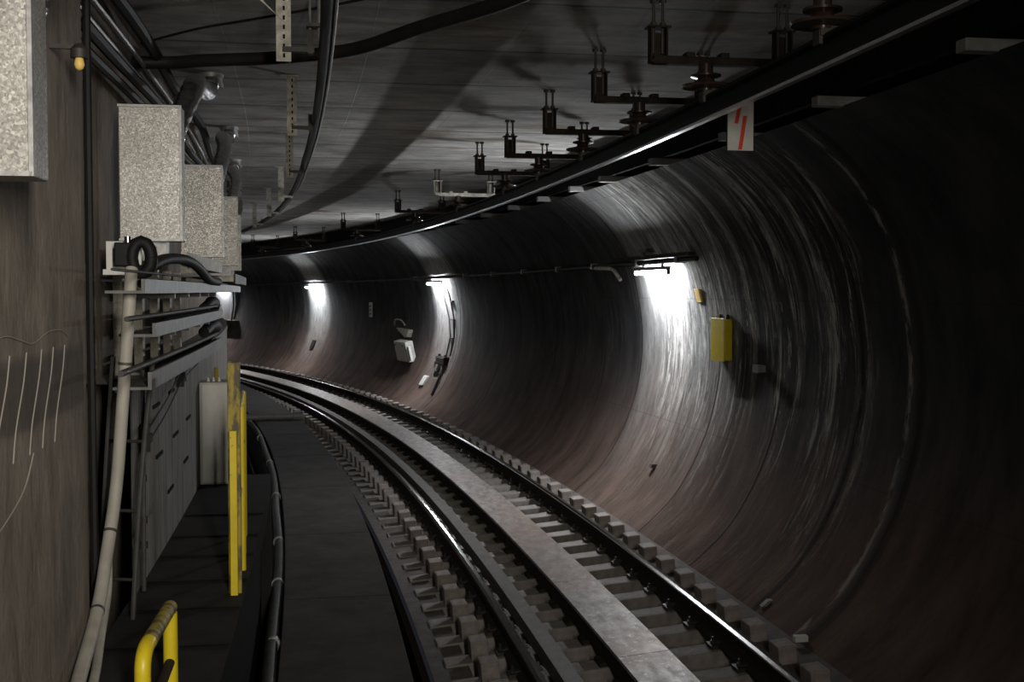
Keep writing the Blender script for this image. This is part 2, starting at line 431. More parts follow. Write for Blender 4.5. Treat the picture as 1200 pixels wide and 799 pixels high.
# raised side walkway on the left
struct('side_walkway', MB().sweep([(-3.09, 1.07), (-2.56, 1.07)], rng(2.0, 9.7, .5)), 'step_floor')
struct('walkway_face', MB().sweep([(-2.56, 1.069), (-2.56, .93), (-2.64, .93), (-2.64, -.35)], rng(2.0, 9.7, .5)), 'near_black')  # side face coloured near-black to paint in the walkway's shadow
for s in (5.0, 5.6, 6.15, 6.75, 7.3, 8.0):
    tag(obj('walkway_nosing', MB().sbox(s, s + .03, -3.06, -2.565, 1.0715, 1.0765), 'near_black'), 'dark joint strip across the narrow raised walkway', 'joint strip', 'joint strips across the walkway')
# left walls
struct('walkway_end', MB().sbox(9.7, 9.78, -3.09, -2.56, -.35, 1.07), 'step_floor')
struct('wall_left', MB().sweep([(-3.3, -.4), (-3.3, CZ)], SS, arcuv=True), 'wall_plaster')
struct('wall_left_plaster', MB().sweep([(-3.1, .3), (-3.1, CZ)], rng(S0, 4.9, .4), arcuv=True), 'wall_plaster')
struct('wall_left_return', MB().sbox(4.9, 4.95, -3.3, -3.1, .3, CZ), 'wall_plaster')
struct('wall_left_boards', MB().sweep([(-3.3, 2.09), (-3.075, 2.09), (-3.075, -.35)], rng(5.85, S1, .4), arcuv=True), 'wall_boards')

# ================================================================== track
rail_prof = [(-.036, .0), (-.036, -.03), (-.010, -.045), (-.010, -.125), (-.066, -.140), (-.066, -.153), (.066, -.153), (.066, -.140), (.010, -.125), (.010, -.045), (.036, -.03), (.036, 0.0), (.030, .006), (.0, .008), (-.030, .006)]
for off, lab in ((-.755, 'running rail nearest the grey walkway, polished top catching the lamp light'), (.755, 'outer running rail beside the curved wall, thin bright top edge')):
    m = [0] * 15; m[12 if off < 0 else 13] = 1; m[11 if off < 0 else 14] = 1
    tag(obj('running_rail', MB().sweep([(off + a, b) for a, b in rail_prof], SS, fn=T, closed=True, mats=m), ['rust_steel', 'rail_polish']), lab, 'rail', 'running rails')
gp = [(-.62, .012), (-.50, .012), (-.50, -.004), (-.604, -.004), (-.604, -.10), (-.62, -.10)]
tag(obj('guard_rail', MB().sweep(gp, SS, fn=T, closed=True), 'guard_steel'), 'dull flat-topped guard rail just inside the left running rail', 'rail')
s = 7.97 - 2.14 * 5; k = 0
while s < 60:
    a, b = s + .004, s + 2.136
    ss = rng(a, b, .35)
    r = thing('reaction_plate', 'flat metal plate panel in the row down the middle of the track', 'track plate', T((a + b) / 2, 0, -.15), (0, 0, TH((a + b) / 2)), 'reaction plates between the rails')
    obj('top_plate', MB().sweep([(-.182, .0), (.182, .0), (.182, .026), (-.182, .026)], ss, fn=T, closed=True, caps=True), 'reaction_metal', r)
    obj('side_beam', MB().sweep([(-.165, -.13), (.165, -.13), (.165, -.001), (-.165, -.001)], ss, fn=T, closed=True, caps=True), 'rust_steel', r)
    s += 2.14
# sleepers
sl = thing('concrete_sleeper', 'concrete sleeper with raised end blocks in the even row under the rails', 'sleeper', (0, 0, 0), group='concrete sleepers under the track')
obj('body', MB().box((-.03, 0, -.245), (2.52, .22, .16)), 'sleeper_conc', sl, local=True, bevel=.012)
for x in (-1.02, .985):
    obj('end_block', MB().box((x, 0, -.09), (.135, .19, .15)), 'block_conc', sl, local=True, bevel=.01)
for x, sg in ((-.755, -1), (-.755, 1), (.755, -1), (.755, 1)):
    m = MB(); cx = x + sg * .095
    m.box((cx, 0, -.15), (.075, .12, .03)); m.box((cx - sg * .03, 0, -.133), (.05, .05, .018))
    m.lathe((cx, 0, -.135), [(.02, 0), (.02, .022), (.010, .022), (.010, .05)], 8)
    obj('rail_clip', m, 'rod_steel' if sg > 0 else 'dark_steel', sl, local=True)
# chair for the centre plate
obj('plate_bearer', MB().box((0, 0, -.15), (.46, .16, .034)), 'rust_steel', sl, local=True)
s = 8.99 - .54 * 8; first = True; ang = -math.atan(CANT)
while s < 56:
    loc = W(s, 0, 0); rot = (0, ang, TH(s))
    if first: sl.location = loc; sl.rotation_euler = rot; first = False
    else: dup(sl, loc, rot)
    s += .54
# cable pipe along the walkway slab, with straps
r = thing('cable_pipe', 'dark pipe lying along the left edge of the grey walkway slabs', 'pipe', W(12, -2.52, .1))
obj('pipe', MB().tube([W(t, -2.515 + .012 * math.sin(t * 1.3), .145) for t in rng(4, 46, .4)], .045, 12), 'pipe_dark', r, smooth=True)
for t in (8.2, 9.9, 11.6, 14.2, 17, 20):
    obj('strap', MB().tube([W(t, -2.515, .145), W(t + .05, -2.515, .145)], .052, 12), 'galv_plain', r, smooth=True)
tag(obj('cable', MB().tube([W(t, -2.64 + .02 * math.sin(t * .9), -.30) for t in rng(5, 40, .5)], .03, 8), 'black_rubber', smooth=True), 'thin dark cable lying in the black trough below the raised walkway', 'cable')
r = thing('cross_pipe', 'pale pipe crossing the far walkway slabs towards the sleepers', 'pipe', W(22.3, -2.1, .2))
obj('pipe', MB().tube([W(22.3, -2.62, .26), W(22.3, -1.62, .26)], .055, 12), 'grey_paint', r, smooth=True)
obj('end_cap', MB().tube([W(22.3, -1.78, .26), W(22.3, -1.60, .26)], .085, 12), 'grey_paint', r, smooth=True)
m = MB().box((0, 0, .04), (.13, .02, .05))
r = tag(obj('marker_plate', MB().sbox(8.12, 8.17, 1.17, 1.27, .0, .045), 'panel_white', bevel=.004), 'tiny white plate lying at the foot of the wall beside the outer rail', 'plate')

# ================================================================== overhead conductor
r = thing('conductor_rail', 'long black overhead conductor rail with bright lower edge, curving under the ceiling', 'conductor rail', W(12, 0, 3.5))
cp = [(-.05, 3.625), (-.05, 3.61), (-.014, 3.60), (-.014, 3.54), (-.035, 3.53), (-.035, 3.512), (.035, 3.512), (.035, 3.53), (.014, 3.54), (.014, 3.60), (.05, 3.61), (.05, 3.625)]
obj('bar', MB().sweep(cp, rng(S0, 56, .4), closed=True, caps=True), 'black_gloss', r)
obj('contact_strip', MB().sweep([(-.022, 3.513), (-.018, 3.498), (.018, 3.498), (.022, 3.513)], rng(S0, 56, .4), closed=True, caps=True), 'contact_metal', r)
# trough hung in the corner beyond the conductor
tag(obj('cable_duct', MB().sweep([(1.12, 3.80), (1.50, 3.80), (1.50, 4.10), (1.12, 4.10)], rng(S0, 56, .5), closed=True, caps=True), 'near_black'), 'black cable duct running in the dark corner between ceiling and curved wall', 'cable duct')
k = 0
for s in (5.7, 7.5, 9.3, 11.2, 13.0, 14.3, 15.9, 17.6, 19.4, 21.2, 23.2, 25.4, 27.8, 30.4):
    tag(obj('wall_head_block', MB().sbox(s, s + .10, 1.02, 1.42, 3.735, 3.80), 'ledge_conc', bevel=.006), 'small pale concrete ledge block where the curved wall head meets the black duct', 'ledge block', 'ledge blocks at the wall head')
# support brackets hung from the ceiling
def make_bracket(loc, rot, label, matl, ins=True):
    r = thing('conductor_support', label, 'bracket', loc, rot, 'supports holding the conductor rail')
    obj('crossarm', MB().box((.06, 0, -.335), (.82, .06, .045)).box((-.14, 0, -.305), (.05, .08, .03)).box((.06, 0, -.305), (.05, .08, .03)), matl, r, local=True, bevel=.003)
    for x in (-.32, .41):
        m = MB()
        m.box((x - .045, 0, -.25), (.008, .07, .20)); m.box((x + .045, 0, -.25), (.008, .07, .20)); m.box((x, .02, -.25), (.085, .006, .14)); m.box((x, 0, -.345), (.10, .075, .012))
        m.box((x, 0, -.155), (.13, .09, .010))
        obj('hanger', m, matl, r, local=True)
        m = MB()
        for dx in (-.026, .026):
            m.lathe((x + dx, 0, -.30), [(.009, 0), (.009, .30)], 8).lathe((x + dx, 0, -.15), [(.019, 0), (.019, .022)], 6).lathe((x + dx, 0, -.02), [(.022, 0), (.022, .02)], 6)
        obj('bolt', m, 'dark_steel', r, local=True)
    if ins:
        obj('insulator', MB().lathe((-.04, 0, -.50), [(.05, 0), (.05, .012), (.135, .02), (.14, .032), (.055, .05), (.045, .07), (.085, .08), (.085, .09), (.04, .10), (.04, .15)], 24), 'insulator', r, local=True, smooth=True)
        obj('clamp', MB().box((0, 0, -.51), (.13, .09, .04)).box((-.06, 0, -.535), (.016, .07, .06)).box((.06, 0, -.535), (.016, .07, .06)), 'dark_steel', r, local=True)
    return r
spots = [5.0, 6.6, 8.0, 9.65, 11.4, 13.1, 16.1, 19.6, 25.4, 31.0, 36]
names = ['conductor support bracket half lost in the dark at the top right edge', 'dark conductor support bracket nearest the red-striped sign', 'conductor support bracket with large disc insulator, third back from the sign',
         'conductor support bracket partly hidden behind the conductor rail', 'conductor support silhouetted on the lit ceiling left of the lamp', 'smaller conductor support silhouetted just before the grey galvanised one',
         'pale galvanised conductor support over the middle of the tunnel', 'black conductor support beyond the galvanised one', 'distant conductor support near where the ceiling turns pale', 'very distant conductor support above the white cabinet on the wall', 'farthest conductor support before the bend hides the rail']
b0 = None
for s, n in zip(spots, names):
    t = TH(s)
    if b0 is None: b0 = make_bracket(W(s, 0, CZ), (0, 0, t), n, 'rust_steel')
    elif s == 16.1: make_bracket(W(s, 0, CZ), (0, 0, t), n, 'bracket_pale')
    else: dup(b0, W(s, 0, CZ), (0, 0, t), label=n)

# sign hung under the conductor
r = thing('hanging_sign', 'white rectangular sign with two slanted red strokes, hung under the conductor rail', 'sign', W(6.75, .22, 3.34), (0, 0, TH(6.75)))
obj('plate', MB().box((0, 0, .145), (.155, .006, .29)), 'panel_white', r, local=True)
obj('edge', MB().box((0, .004, .145), (.167, .004, .30)), 'black_rubber', r, local=True)
def stroke(x0, z0, x1, z1, w_):
    return MB().hexa([(x0 - w_, -.0045, z0), (x0 + w_, -.0045, z0), (x0 + w_, -.0032, z0), (x0 - w_, -.0032, z0), (x1 - w_, -.0045, z1), (x1 + w_, -.0045, z1), (x1 + w_, -.0032, z1), (x1 - w_, -.0032, z1)])
obj('stroke', stroke(-.027, .155, .000, .285, .012), 'red_paint', r, local=True)
obj('stroke', stroke(-.003, .005, .027, .20, .012), 'red_paint', r, local=True)
obj('hook', MB().box((-.04, 0, .29), (.012, .008, .03)).box((.04, 0, .29), (.012, .008, .03)), 'dark_steel', r, local=True)

# ================================================================== lamps on the right wall
lamp_names = {13.75: 'nearest glowing tube lamp on the curved wall, above the yellow box', 26.3: 'second tube lamp, above the twin conduits and small junction box',
              37.5: 'third tube lamp in the distance, left of the small white marker', 46.4: 'farthest tube lamp, at the bend beside the left cable trays'}
for s, n in lamp_names.items():
    z = 2.745 if s < 20 else (2.69 if s < 30 else (2.64 if s < 40 else 2.58)); oc = wo(z) - .14
    r = thing('tube_lamp', n, 'lamp', W(s, oc, z), (0, 0, TH(s)), 'tube lamps along the curved wall')
    m = MB().box((0, 0, .045), (.05, 1.25, .04)); obj('housing', m, 'dark_steel', r, local=True, bevel=.004)
    for y in (-.60, .60):
        obj('end_holder', MB().box((0, y, .005), (.04, .035, .07)), 'dark_steel', r, local=True, bevel=.004)
    obj('tube', MB().tube([(0, -.575, -.002), (0, .575, -.002)], .019, 12), 'tube_glow', r, local=True, smooth=True)
    for y in (-.4, .3):
        obj('arm', MB().box((.06, y, .06), (.16, .03, .015)).box((.0, y, .085), (.02, .03, .05)), 'dark_steel', r, local=True)
# conduit the lamps hang from, with saddles
r = thing('lamp_conduit', 'thin dark conduit running level along the curved wall above the tube lamps', 'conduit', W(20, 1.9, 2.83))
obj('pipe', MB().tube([W(t, wo(2.86) - .07, 2.875 - (t - 12.6) * .0038) for t in rng(12.35, 50, .5)], .03, 10), 'black_rubber', r, smooth=True)
obj('channel', MB().sweep([(wo(2.93) - .10, 2.91), (wo(2.93) - .02, 2.91), (wo(2.93) - .02, 2.95), (wo(2.93) - .10, 2.95)], rng(12.4, 15.2, .4), closed=True, caps=True), 'rust_steel', r)
for t in (12.9, 14.3, 16.2, 18, 20, 22, 24, 28, 31, 34):
    z = 2.875 - (t - 12.6) * .0038
    obj('saddle', MB().sbox(t, t + .05, wo(z) - .11, wo(z) + .02, z - .035, z + .045), 'grey_paint', r)
r = thing('conduit_elbow', 'pale bent arm left of the nearest tube lamp', 'bracket', W(15.4, 1.9, 2.75))
obj('arm', MB().tube([W(16.0, 1.86, 2.84), W(15.3, 1.84, 2.82)], .028, 10), 'bracket_pale', r, smooth=True)
obj('stub', MB().tube(smooth_path([W(15.3, 1.84, 2.82), W(15.15, 1.85, 2.79), W(14.95, 1.87, 2.67)]), .024, 10), 'bracket_pale', r, smooth=True)
r = thing('cable_hook', 'small dark hook above the nearest lamp conduit', 'hook', W(13.9, 1.75, 3.0))
obj('hook', MB().sbox(13.75, 14.05, 1.80, 1.95, 2.99, 3.03).sbox(13.88, 13.94, 1.80, 1.84, 2.93, 3.0), 'dark_steel', r)

# yellow box, tags and small fittings on the right wall
a = Vector((wo(1.8), 1.8)); bt = Vector((wo(2.23), 2.23)); lean = math.atan2(a.x - bt.x, bt.y - a.y)
t = 12.08
r = thing('yellow_box', 'tall yellow box fixed to the curved wall right of the nearest lamp', 'box', W(t, wo(2.0) - .07, 1.80), (0, 0, TH(t)))
obj('body', MB().box((0.02, 0, .215), (.09, .36, .43)), 'yellow_paint', r, local=True, bevel=.012)
obj('lid', MB().box((-.03, 0, .215), (.012, .38, .45)), 'yellow_paint', r, local=True, bevel=.004)
obj('bracket', MB().box((.04, .1, .45), (.05, .05, .06)).box((.04, -.1, .45), (.05, .05, .06)), 'dark_steel', r, local=True)
def wallplate(name, label, cat, s0, s1, z0, z1, th, mat, dz=0):
    o0 = wo((z0 + z1) / 2)
    m = MB().hexa([W(s0, wo(z0) - th, z0), W(s0, wo(z0) + .01, z0), W(s1, wo(z0) + .01, z0), W(s1, wo(z0) - th, z0), W(s0, wo(z1) - th, z1), W(s0, wo(z1) + .01, z1), W(s1, wo(z1) + .01, z1), W(s1, wo(z1) - th, z1)])
    return tag(obj(name, m, mat, bevel=.004), label, cat)
wallplate('wall_tag', 'small orange-yellow tag on the glare beside the nearest lamp', 'tag', 12.66, 12.80, 2.40, 2.55, .02, 'yellow_tag')
r = thing('small_wall_box', 'little grey box on the streaked wall lower right of the yellow box', 'box', W(11.1, 2.1, 1.74), (0, 0, TH(11.1)))
obj('body', MB().box((-.0, 0, .03), (.08, .12, .07)), 'grey_paint', r, local=True, bevel=.006)
obj('cover', MB().box((-.045, 0, .03), (.01, .13, .08)), 'grey_paint', r, local=True)
# white cabinet with its bracket
t = 28.7
r = thing('wall_cabinet', 'white metal cabinet with a side strip on the dark curved wall', 'cabinet', W(t, 1.86, .82), (0, math.radians(-12), TH(t)))
obj('body', MB().box((.05, 0, .26), (.20, 1.0, .50)), 'white_paint', r, local=True, bevel=.015)
obj('door', MB().box((-.055, .05, .26), (.015, .84, .44)), 'panel_white', r, local=True, bevel=.005)
obj('side_strip', MB().box((-.02, -.66, .24), (.06, .16, .34)), 'panel_white', r, local=True, bevel=.01)
for y in (.38, -.30):
    obj('latch', MB().box((-.068, y, .42), (.012, .05, .04)), 'dark_steel', r, local=True)
r = thing('cable_gland', 'pale angled cable fitting on the wall just above the white cabinet', 'fitting', W(29.3, 2.0, 1.5))
obj('plate', MB().hexa([W(29.0, 1.98, 1.40), W(29.0, 2.1, 1.40), W(29.2, 2.1, 1.40), W(29.2, 1.98, 1.40), W(28.9, 2.0, 1.58), W(28.9, 2.12, 1.58), W(30.0, 2.12, 1.60), W(30.0, 2.0, 1.60)]), 'bracket_pale', r)
obj('loop', MB().tube(smooth_path([W(30.3, 2.06, 1.66), W(30.1, 2.02, 1.80), W(29.6, 2.02, 1.80), W(29.4, 2.06, 1.68)]), .02, 8), 'bracket_pale', r, smooth=True)
r = thing('distance_marker', 'narrow white marker strip with black figures high on the far wall', 'marker', W(32.5, 2.08, 1.82), (0, 0, TH(32.5)))
obj('plate', MB().box((0, 0, .2), (.02, .26, .40)), 'panel_white', r, local=True)
for z in (.30, .20, .09):
    obj('figure', MB().box((-.012, .0, z), (.006, .15, .03)).box((-.012, .06, z - .03), (.006, .04, .04)), 'black_rubber', r, local=True)
# conduits and junction box under the second lamp
r = thing('wall_conduit', 'pair of thin conduits curving down the bright wall to a junction box', 'conduit', W(26, 2, 1.1))
for s0, s1 in ((26.3, 25.75), (25.8, 25.45)):
    obj('pipe', MB().tube([W(s0 + (s1 - s0) * min(1, (2.72 - z) / 1.2), wo(z) - .035, z) for z in [2.72 - .1 * i for i in range(17)]], .018, 8), 'dark_steel', r, smooth=True)
for z in (2.3, 1.9, 1.5):
    obj('saddle', MB().sbox(25.55, 25.8, wo(z) - .05, wo(z), z - .015, z + .015), 'dark_steel', r)
r = thing('junction_box', 'small rusty junction box on the wall below the second lamp', 'junction box', W(25.9, 1.95, .92), (0, 0, TH(25.9)))
obj('body', MB().box((0, 0, .08), (.12, .7, .18)), 'rust_steel', r, local=True, bevel=.01)
obj('lid', MB().box((-.065, 0, .08), (.015, .6, .14)), 'grey_paint', r, local=True, bevel=.005)
for y in (-.25, .25): obj('gland', MB().lathe((0, y, .16), [(.035, 0), (.035, .06)], 8), 'dark_steel', r, local=True)
tag(obj('drooping_cable', MB().tube(smooth_path([W(25.8, wo(.95) - .05, .95), W(25.6, wo(.75) - .05, .75), W(25.5, wo(.5) - .04, .5), W(25.4, wo(.3) - .03, .3)]), .03, 8), 'black_rubber', smooth=True), 'thick black cable leaving the junction box down to the track', 'cable')
tag(obj('cable_loop', MB().tube(smooth_path([W(26.3, 1.9, .96), W(26.25, 1.86, .80), W(25.95, 1.85, .76), W(25.8, 1.9, .92)]), .02, 8), 'dark_steel', smooth=True), 'small loop of cable hanging under the rusty junction box', 'cable')
wallplate('wall_sleeve', 'short pale sleeve low on the wall left of the black drooping cable', 'sleeve', 26.5, 26.8, .42, .62, .04, 'panel_white')
wallplate('pipe_stub', 'tiny dark stub on the brown lower wall under the nearest lamp', 'stub', 13.2, 13.28, .50, .54, .05, 'dark_steel')
wallplate('bolt_plate', 'tiny grey bolt plate low on the dark wall near the outer rail', 'plate', 9.0, 9.06, .02, .07, .03, 'grey_paint')
wallplate('dark_patch_plate', 'dark slender plate low on the lit wall below the third lamp', 'plate', 37.3, 37.6, .75, 1.0, .03, 'black_rubber')
r = thing('far_switch_box', 'dark small box on the bright far wall at the bend', 'box', W(45.5, 2.0, 1.2))
obj('body', MB().sbox(45.0, 46.0, 1.9, 2.1, 1.25, 1.45), 'dark_steel', r)
obj('cable', MB().tube([W(45.4 + (.4 * i / 8), wo(2.5 - .2 * i) - .04, 2.5 - .2 * i) for i in range(9)], .03, 8), 'dark_steel', r, smooth=True)

tag(obj('edge_post', MB().tube([W(11, -3.04, 1.6), W(11, -3.04, 1.85)], .022, 10), 'yellow_worn', smooth=True), 'stubby yellow post far down the walkway left of the fence', 'post')
# ================================================================== left side: galvanised cabinets
def cabinet(s, label):
    r = thing('galvanised_cabinet', label, 'cabinet', W(s, -3.045, 2.78 if s > 4 else 2.82), (0, 0, TH(s)), 'galvanised cabinets high on the left wall')
    zt = .69
    wd_ = .31 if s > 4 else .20; cx = (.31 - wd_) / 2
    obj('body', MB().box((cx, .08, zt / 2), (wd_, .16, zt)), 'galvanised', r, local=True, bevel=.006)
    m = MB().box((cx, -.004, .006), (wd_, .02, .012)).box((cx, -.004, zt - .006), (wd_, .02, .012)).box((.152, -.004, zt / 2), (.012, .02, zt))
    obj('front_lip', m, 'galv_plain', r, local=True)
    if s > 4: obj('base_bracket', MB().box((-.03, .12, -.05), (.2, .10, .10)), 'galv_plain', r, local=True)
    # flexible duct rising to the ceiling
    pts = smooth_path([(.06, .26, zt - .25), (.09, .36, zt - .05), (.12, .9, zt + .22), (.04, 2.0, zt + .45), (.04, 2.75, zt + .52), (.05, 2.9, zt + .60), (.05, 2.95, CZ - 2.78 - .01)], 10)
    rr = [.062 + .006 * math.sin(i * 2.1) for i in range(len(pts))]
    obj('flexible_duct', MB().tube(pts, rr, 16), 'foil_duct', r, local=True, smooth=True)
    obj('duct_collar', MB().lathe((.05, 2.95, CZ - 2.78 - .10), [(.09, 0), (.09, .03), (.084, .03), (.084, .07), (.092, .07), (.092, .1)], 18), 'galv_plain', r, local=True, smooth=True)
    return r
for s, n in ((3.27, 'big bright galvanised cabinet cut off by the upper left corner'), (6.4, 'galvanised cabinet hanging high on the left wall, nearest whole one'),
             (9.4, 'galvanised cabinet just behind the nearest whole one, above the long ledge'), (12.5, 'third galvanised cabinet, only a narrow strip visible behind the others'), (15.5, 'farthest galvanised cabinet behind the narrow strip')):
    cabinet(s, n)
# fixing strip below cabinets
r = thing('mounting_rail', 'pale drilled steel rail running under the galvanised cabinets', 'rail', W(8, -2.95, 2.70))
obj('web', MB().sweep([(-2.93, 2.66), (-2.90, 2.66), (-2.90, 2.735), (-2.93, 2.735)], rng(6.7, 9.4, .3), closed=True, caps=True), 'bracket_pale', r)
obj('end_plate', MB().sbox(9.35, 9.38, -3.2, -2.92, 2.66, 2.74), 'bracket_pale', r)
for o_ in (-3.14, -3.02, -2.96): obj('bolt', MB().tube([W(9.33, o_, 2.70), W(9.36, o_, 2.70)], .008, 8), 'dark_steel', r)
obj('stay', MB().sbox(6.9, 6.95, -3.3, -2.9, 2.68, 2.73), 'bracket_pale', r)
r = thing('duct_tray', 'grey tray end jutting right below the cabinets near the bend', 'tray', W(11, -2.9, 2.62))
obj('tray', MB().sweep([(-3.2, 2.60), (-2.83, 2.60), (-2.83, 2.64), (-3.2, 2.64)], rng(9.8, 13, .4), closed=True, caps=True), 'bracket_pale', r)
obj('rim', MB().sweep([(-2.835, 2.585), (-2.82, 2.585), (-2.82, 2.66), (-2.835, 2.66)], rng(9.8, 13, .4), closed=True, caps=True), 'dark_steel', r)
# long conduits running high behind the cabinets
for k, (o_, z) in enumerate(((-3.255, 3.80), (-3.215, 3.86))):
    tag(obj('conduit', MB().tube([W(t, o_, z) for t in rng(4.98, 30, .6)], .016, 8), 'rod_steel', smooth=True), ['lower', 'upper'][k] + ' thin shiny conduit of the pair running above the galvanised cabinets', 'conduit', 'conduits above the cabinets')
for k, (o_, z, rr) in enumerate(((-3.17, 3.66, .03), (-3.2, 3.58, .025), (-3.15, 3.93, .035))):
    tag(obj('power_cable', MB().tube([W(t, o_ + .012 * math.sin(t * 1.7 + k), z + .015 * math.sin(t * 1.1 + k)) for t in rng(4.98, 30, .5)], rr, 8), 'black_rubber', smooth=True),
        ['middle black cable of the three lying above the galvanised cabinets', 'lowest black cable of the three just over the cabinet tops', 'highest black cable of the three, close under the ceiling'][k], 'cable', 'black cables above the cabinets')

# cable trays along the left wall
def tray(z0, z1, s0, s1, label, lip):
    r = thing('cable_tray', label, 'cable tray', W(s0 + 1, -2.95, z0), group='cable trays on the left wall')
    ss = rng(s0, s1, .35)
    obj('channel', MB().sweep([(-3.06, z0), (-2.90, z0), (-2.90, z1), (-2.915, z1), (-2.915, z0 + .012), (-3.06, z0 + .012)], ss, closed=True, caps=True), 'tray_steel', r)
    obj('edge_pipe', MB().tube([W(t, -2.935, z1 + .03) for t in rng(s0 - .55, s1, .4)], lip, 10), 'pipe_dark', r, smooth=True)
    for k in range(3):
        obj('cable', MB().tube([W(t, -3.04 + .045 * k + .008 * math.sin(t * 1.3 + k), z0 + .045) for t in rng(s0 + .8, s1, .4)], .022, 8), 'near_black', r, smooth=True)
    return r
tray(2.515, 2.575, 5.15, 22, 'top grey cable tray on the left wall, just under the cabinets', .006)
tray(2.325, 2.385, 5.45, 9.4, 'middle grey cable tray on the left wall, ending in the open', .011)
tray(2.105, 2.18, 5.3, 9.3, 'lowest and deepest grey cable tray on the left wall', .013)
for k, s in enumerate((6.5, 7.2, 7.9, 8.6, 9.3)):
    r = thing('tray_post', 'upright steel post carrying the left cable trays, %s from the viewer' % ['first', 'second', 'third', 'fourth', 'fifth'][k], 'post', W(s, -3.22, 2.0), (0, 0, TH(s)), 'posts carrying the cable trays')
    obj('upright', MB().box((0, 0, .33), (.05, .09, .66)), 'bracket_pale', r, local=True, bevel=.004)
    for z in (.09, .31, .50): obj('arm', MB().box((.14, 0, z), (.28, .04, .025)), 'grey_paint', r, local=True)
# bundled black cables ending at the trays
for k, (z, rr) in enumerate(((2.44, .045), (2.27, .05))):
    tag(obj('cable_bundle', MB().tube(smooth_path([W(8.9, -3.0, z - .04), W(9.2, -2.97, z), W(9.45, -2.96, z - .02), W(9.6, -3.02, z - .09)]), [rr * .8] * 6 + [rr] * 7 + [rr * .8] * 6, 12), 'black_rubber', smooth=True),
        'black cable bundle drooping at the far end of the %s cable tray' % ('middle', 'lowest')[k], 'cable')
# arching black cable and cable clutter above the top tray
tag(obj('arched_cable', MB().tube(smooth_path([W(5.9, -3.02, 2.62), W(6.2, -2.96, 2.68), W(6.6, -2.90, 2.69), W(7.1, -2.88, 2.66), W(7.8, -2.88, 2.60), W(9.0, -2.9, 2.59)]), .028, 10), 'black_rubber', smooth=True), 'black cable arching over the top tray below the cabinets', 'cable')
# switch box and black coil at the tray start
r = thing('switch_bracket', 'white square bracket plate beside the black coil, under the nearest cabinet', 'bracket', W(5.95, -3.1, 2.61))
obj('back_plate', MB().sbox(5.95, 5.97, -3.19, -3.03, 2.60, 2.76), 'panel_white', r)
obj('foot', MB().sbox(5.80, 5.95, -3.18, -3.03, 2.60, 2.625), 'panel_white', r)
obj('socket', MB().tube([W(5.88, -3.08, 2.64), W(5.88, -3.08, 2.78)], .016, 10), 'contact_metal', r, smooth=True)
obj('switch', MB().sbox(5.80, 5.93, -3.13, -3.055, 2.64, 2.75), 'black_rubber', r, bevel=.006)
m = MB(); c = [W(5.82, -3.01, 2.68) + Vector((.045 * math.cos(a), 0, .075 * math.sin(a))) for a in [i * math.pi / 6 for i in range(13)]]
tag(obj('cable_coil', m.tube(c, .03, 10, caps=False), 'black_rubber', smooth=True), 'black coil of cable beside the white bracket plate', 'cable coil')

# tall grey hoses on the left
hp = [(5.35, -2.985, 2.62), (5.3, -2.985, 2.50), (5.3, -3.0, 2.3), (5.3, -3.02, 2.05), (5.3, -3.05, 1.7), (5.15, -3.065, 1.45), (4.9, -3.06, 1.27), (4.5, -3.045, 1.15), (4.2, -3.02, 1.11)]
r = thing('grey_hose', 'long pale grey hose running down the left wall, banded', 'hose', W(5.2, -3.06, .8))
pp = smooth_path([W(*p) for p in hp], 6); obj('hose', MB().tube(pp, .0265, 14), 'hose_grey', r, smooth=True)
for i in (14, 28, 36): obj('band', MB().tube([pp[i], pp[i] + (pp[i + 1] - pp[i]).normalized() * .012], .029, 14), 'tie_dark', r, smooth=True)
hp2 = [(5.45, -3.03, 2.35), (5.45, -3.04, 2.1), (5.5, -3.08, 1.8), (5.4, -3.10, 1.45), (5.2, -3.075, 1.27), (4.9, -3.05, 1.16), (4.5, -3.0, 1.12), (4.1, -2.97, 1.09)]
tag(obj('thin_hose', MB().tube(smooth_path([W(*p) for p in hp2], 6), .018, 12), 'hose_grey', smooth=True), 'thinner grey hose half hidden behind the banded hose', 'hose')
for k in range(5):
    o_ = -3.27 + .035 * k
    tag(obj('riser_cable', MB().tube([W(5.1 + .03 * k, o_, 4.0), W(5.1 + .03 * k, o_, 2.4), W(5.1 + .03 * k, o_ + .004, .5)], .017, 8), 'black_rubber', smooth=True),
        'dark riser cable in the close vertical bundle beside the plaster wall', 'cable', 'riser cables beside the plaster wall')
# ladder
r = thing('cable_ladder', 'dark steel ladder of cable rungs leaning by the grey hose', 'ladder', W(5.6, -3.0, .6))
la, lb = [W(5.75, -2.955, 2.22), W(5.6, -3.0, 1.6), W(5.45, -3.03, .8)], [W(5.8, -3.14, 2.22), W(5.65, -3.16, 1.6), W(5.5, -3.17, .8)]
obj('stile', MB().tube(smooth_path(la), .012, 8), 'pipe_dark', r, smooth=True)
obj('stile', MB().tube(smooth_path(lb), .012, 8), 'pipe_dark', r, smooth=True)
A, B = smooth_path(la, 12), smooth_path(lb, 12)
for i in (3, 8, 13, 17, 21): obj('rung', MB().tube([A[i], B[i]], .008, 8), 'dark_steel', r)
r = thing('wall_pipe', 'thin dark pipe with couplings down the near edge of the board wall', 'pipe', W(5.9, -3.03, 1.1))
obj('pipe', MB().tube([W(5.95, -3.03, 2.15), W(5.9, -3.03, 1.1)], .011, 8), 'pipe_dark', r, smooth=True)
for z in (1.62, 1.42, 1.3): obj('coupling', MB().tube([W(5.92, -3.03, z), W(5.92, -3.03, z + .03)], .018, 8), 'dark_steel', r, smooth=True)
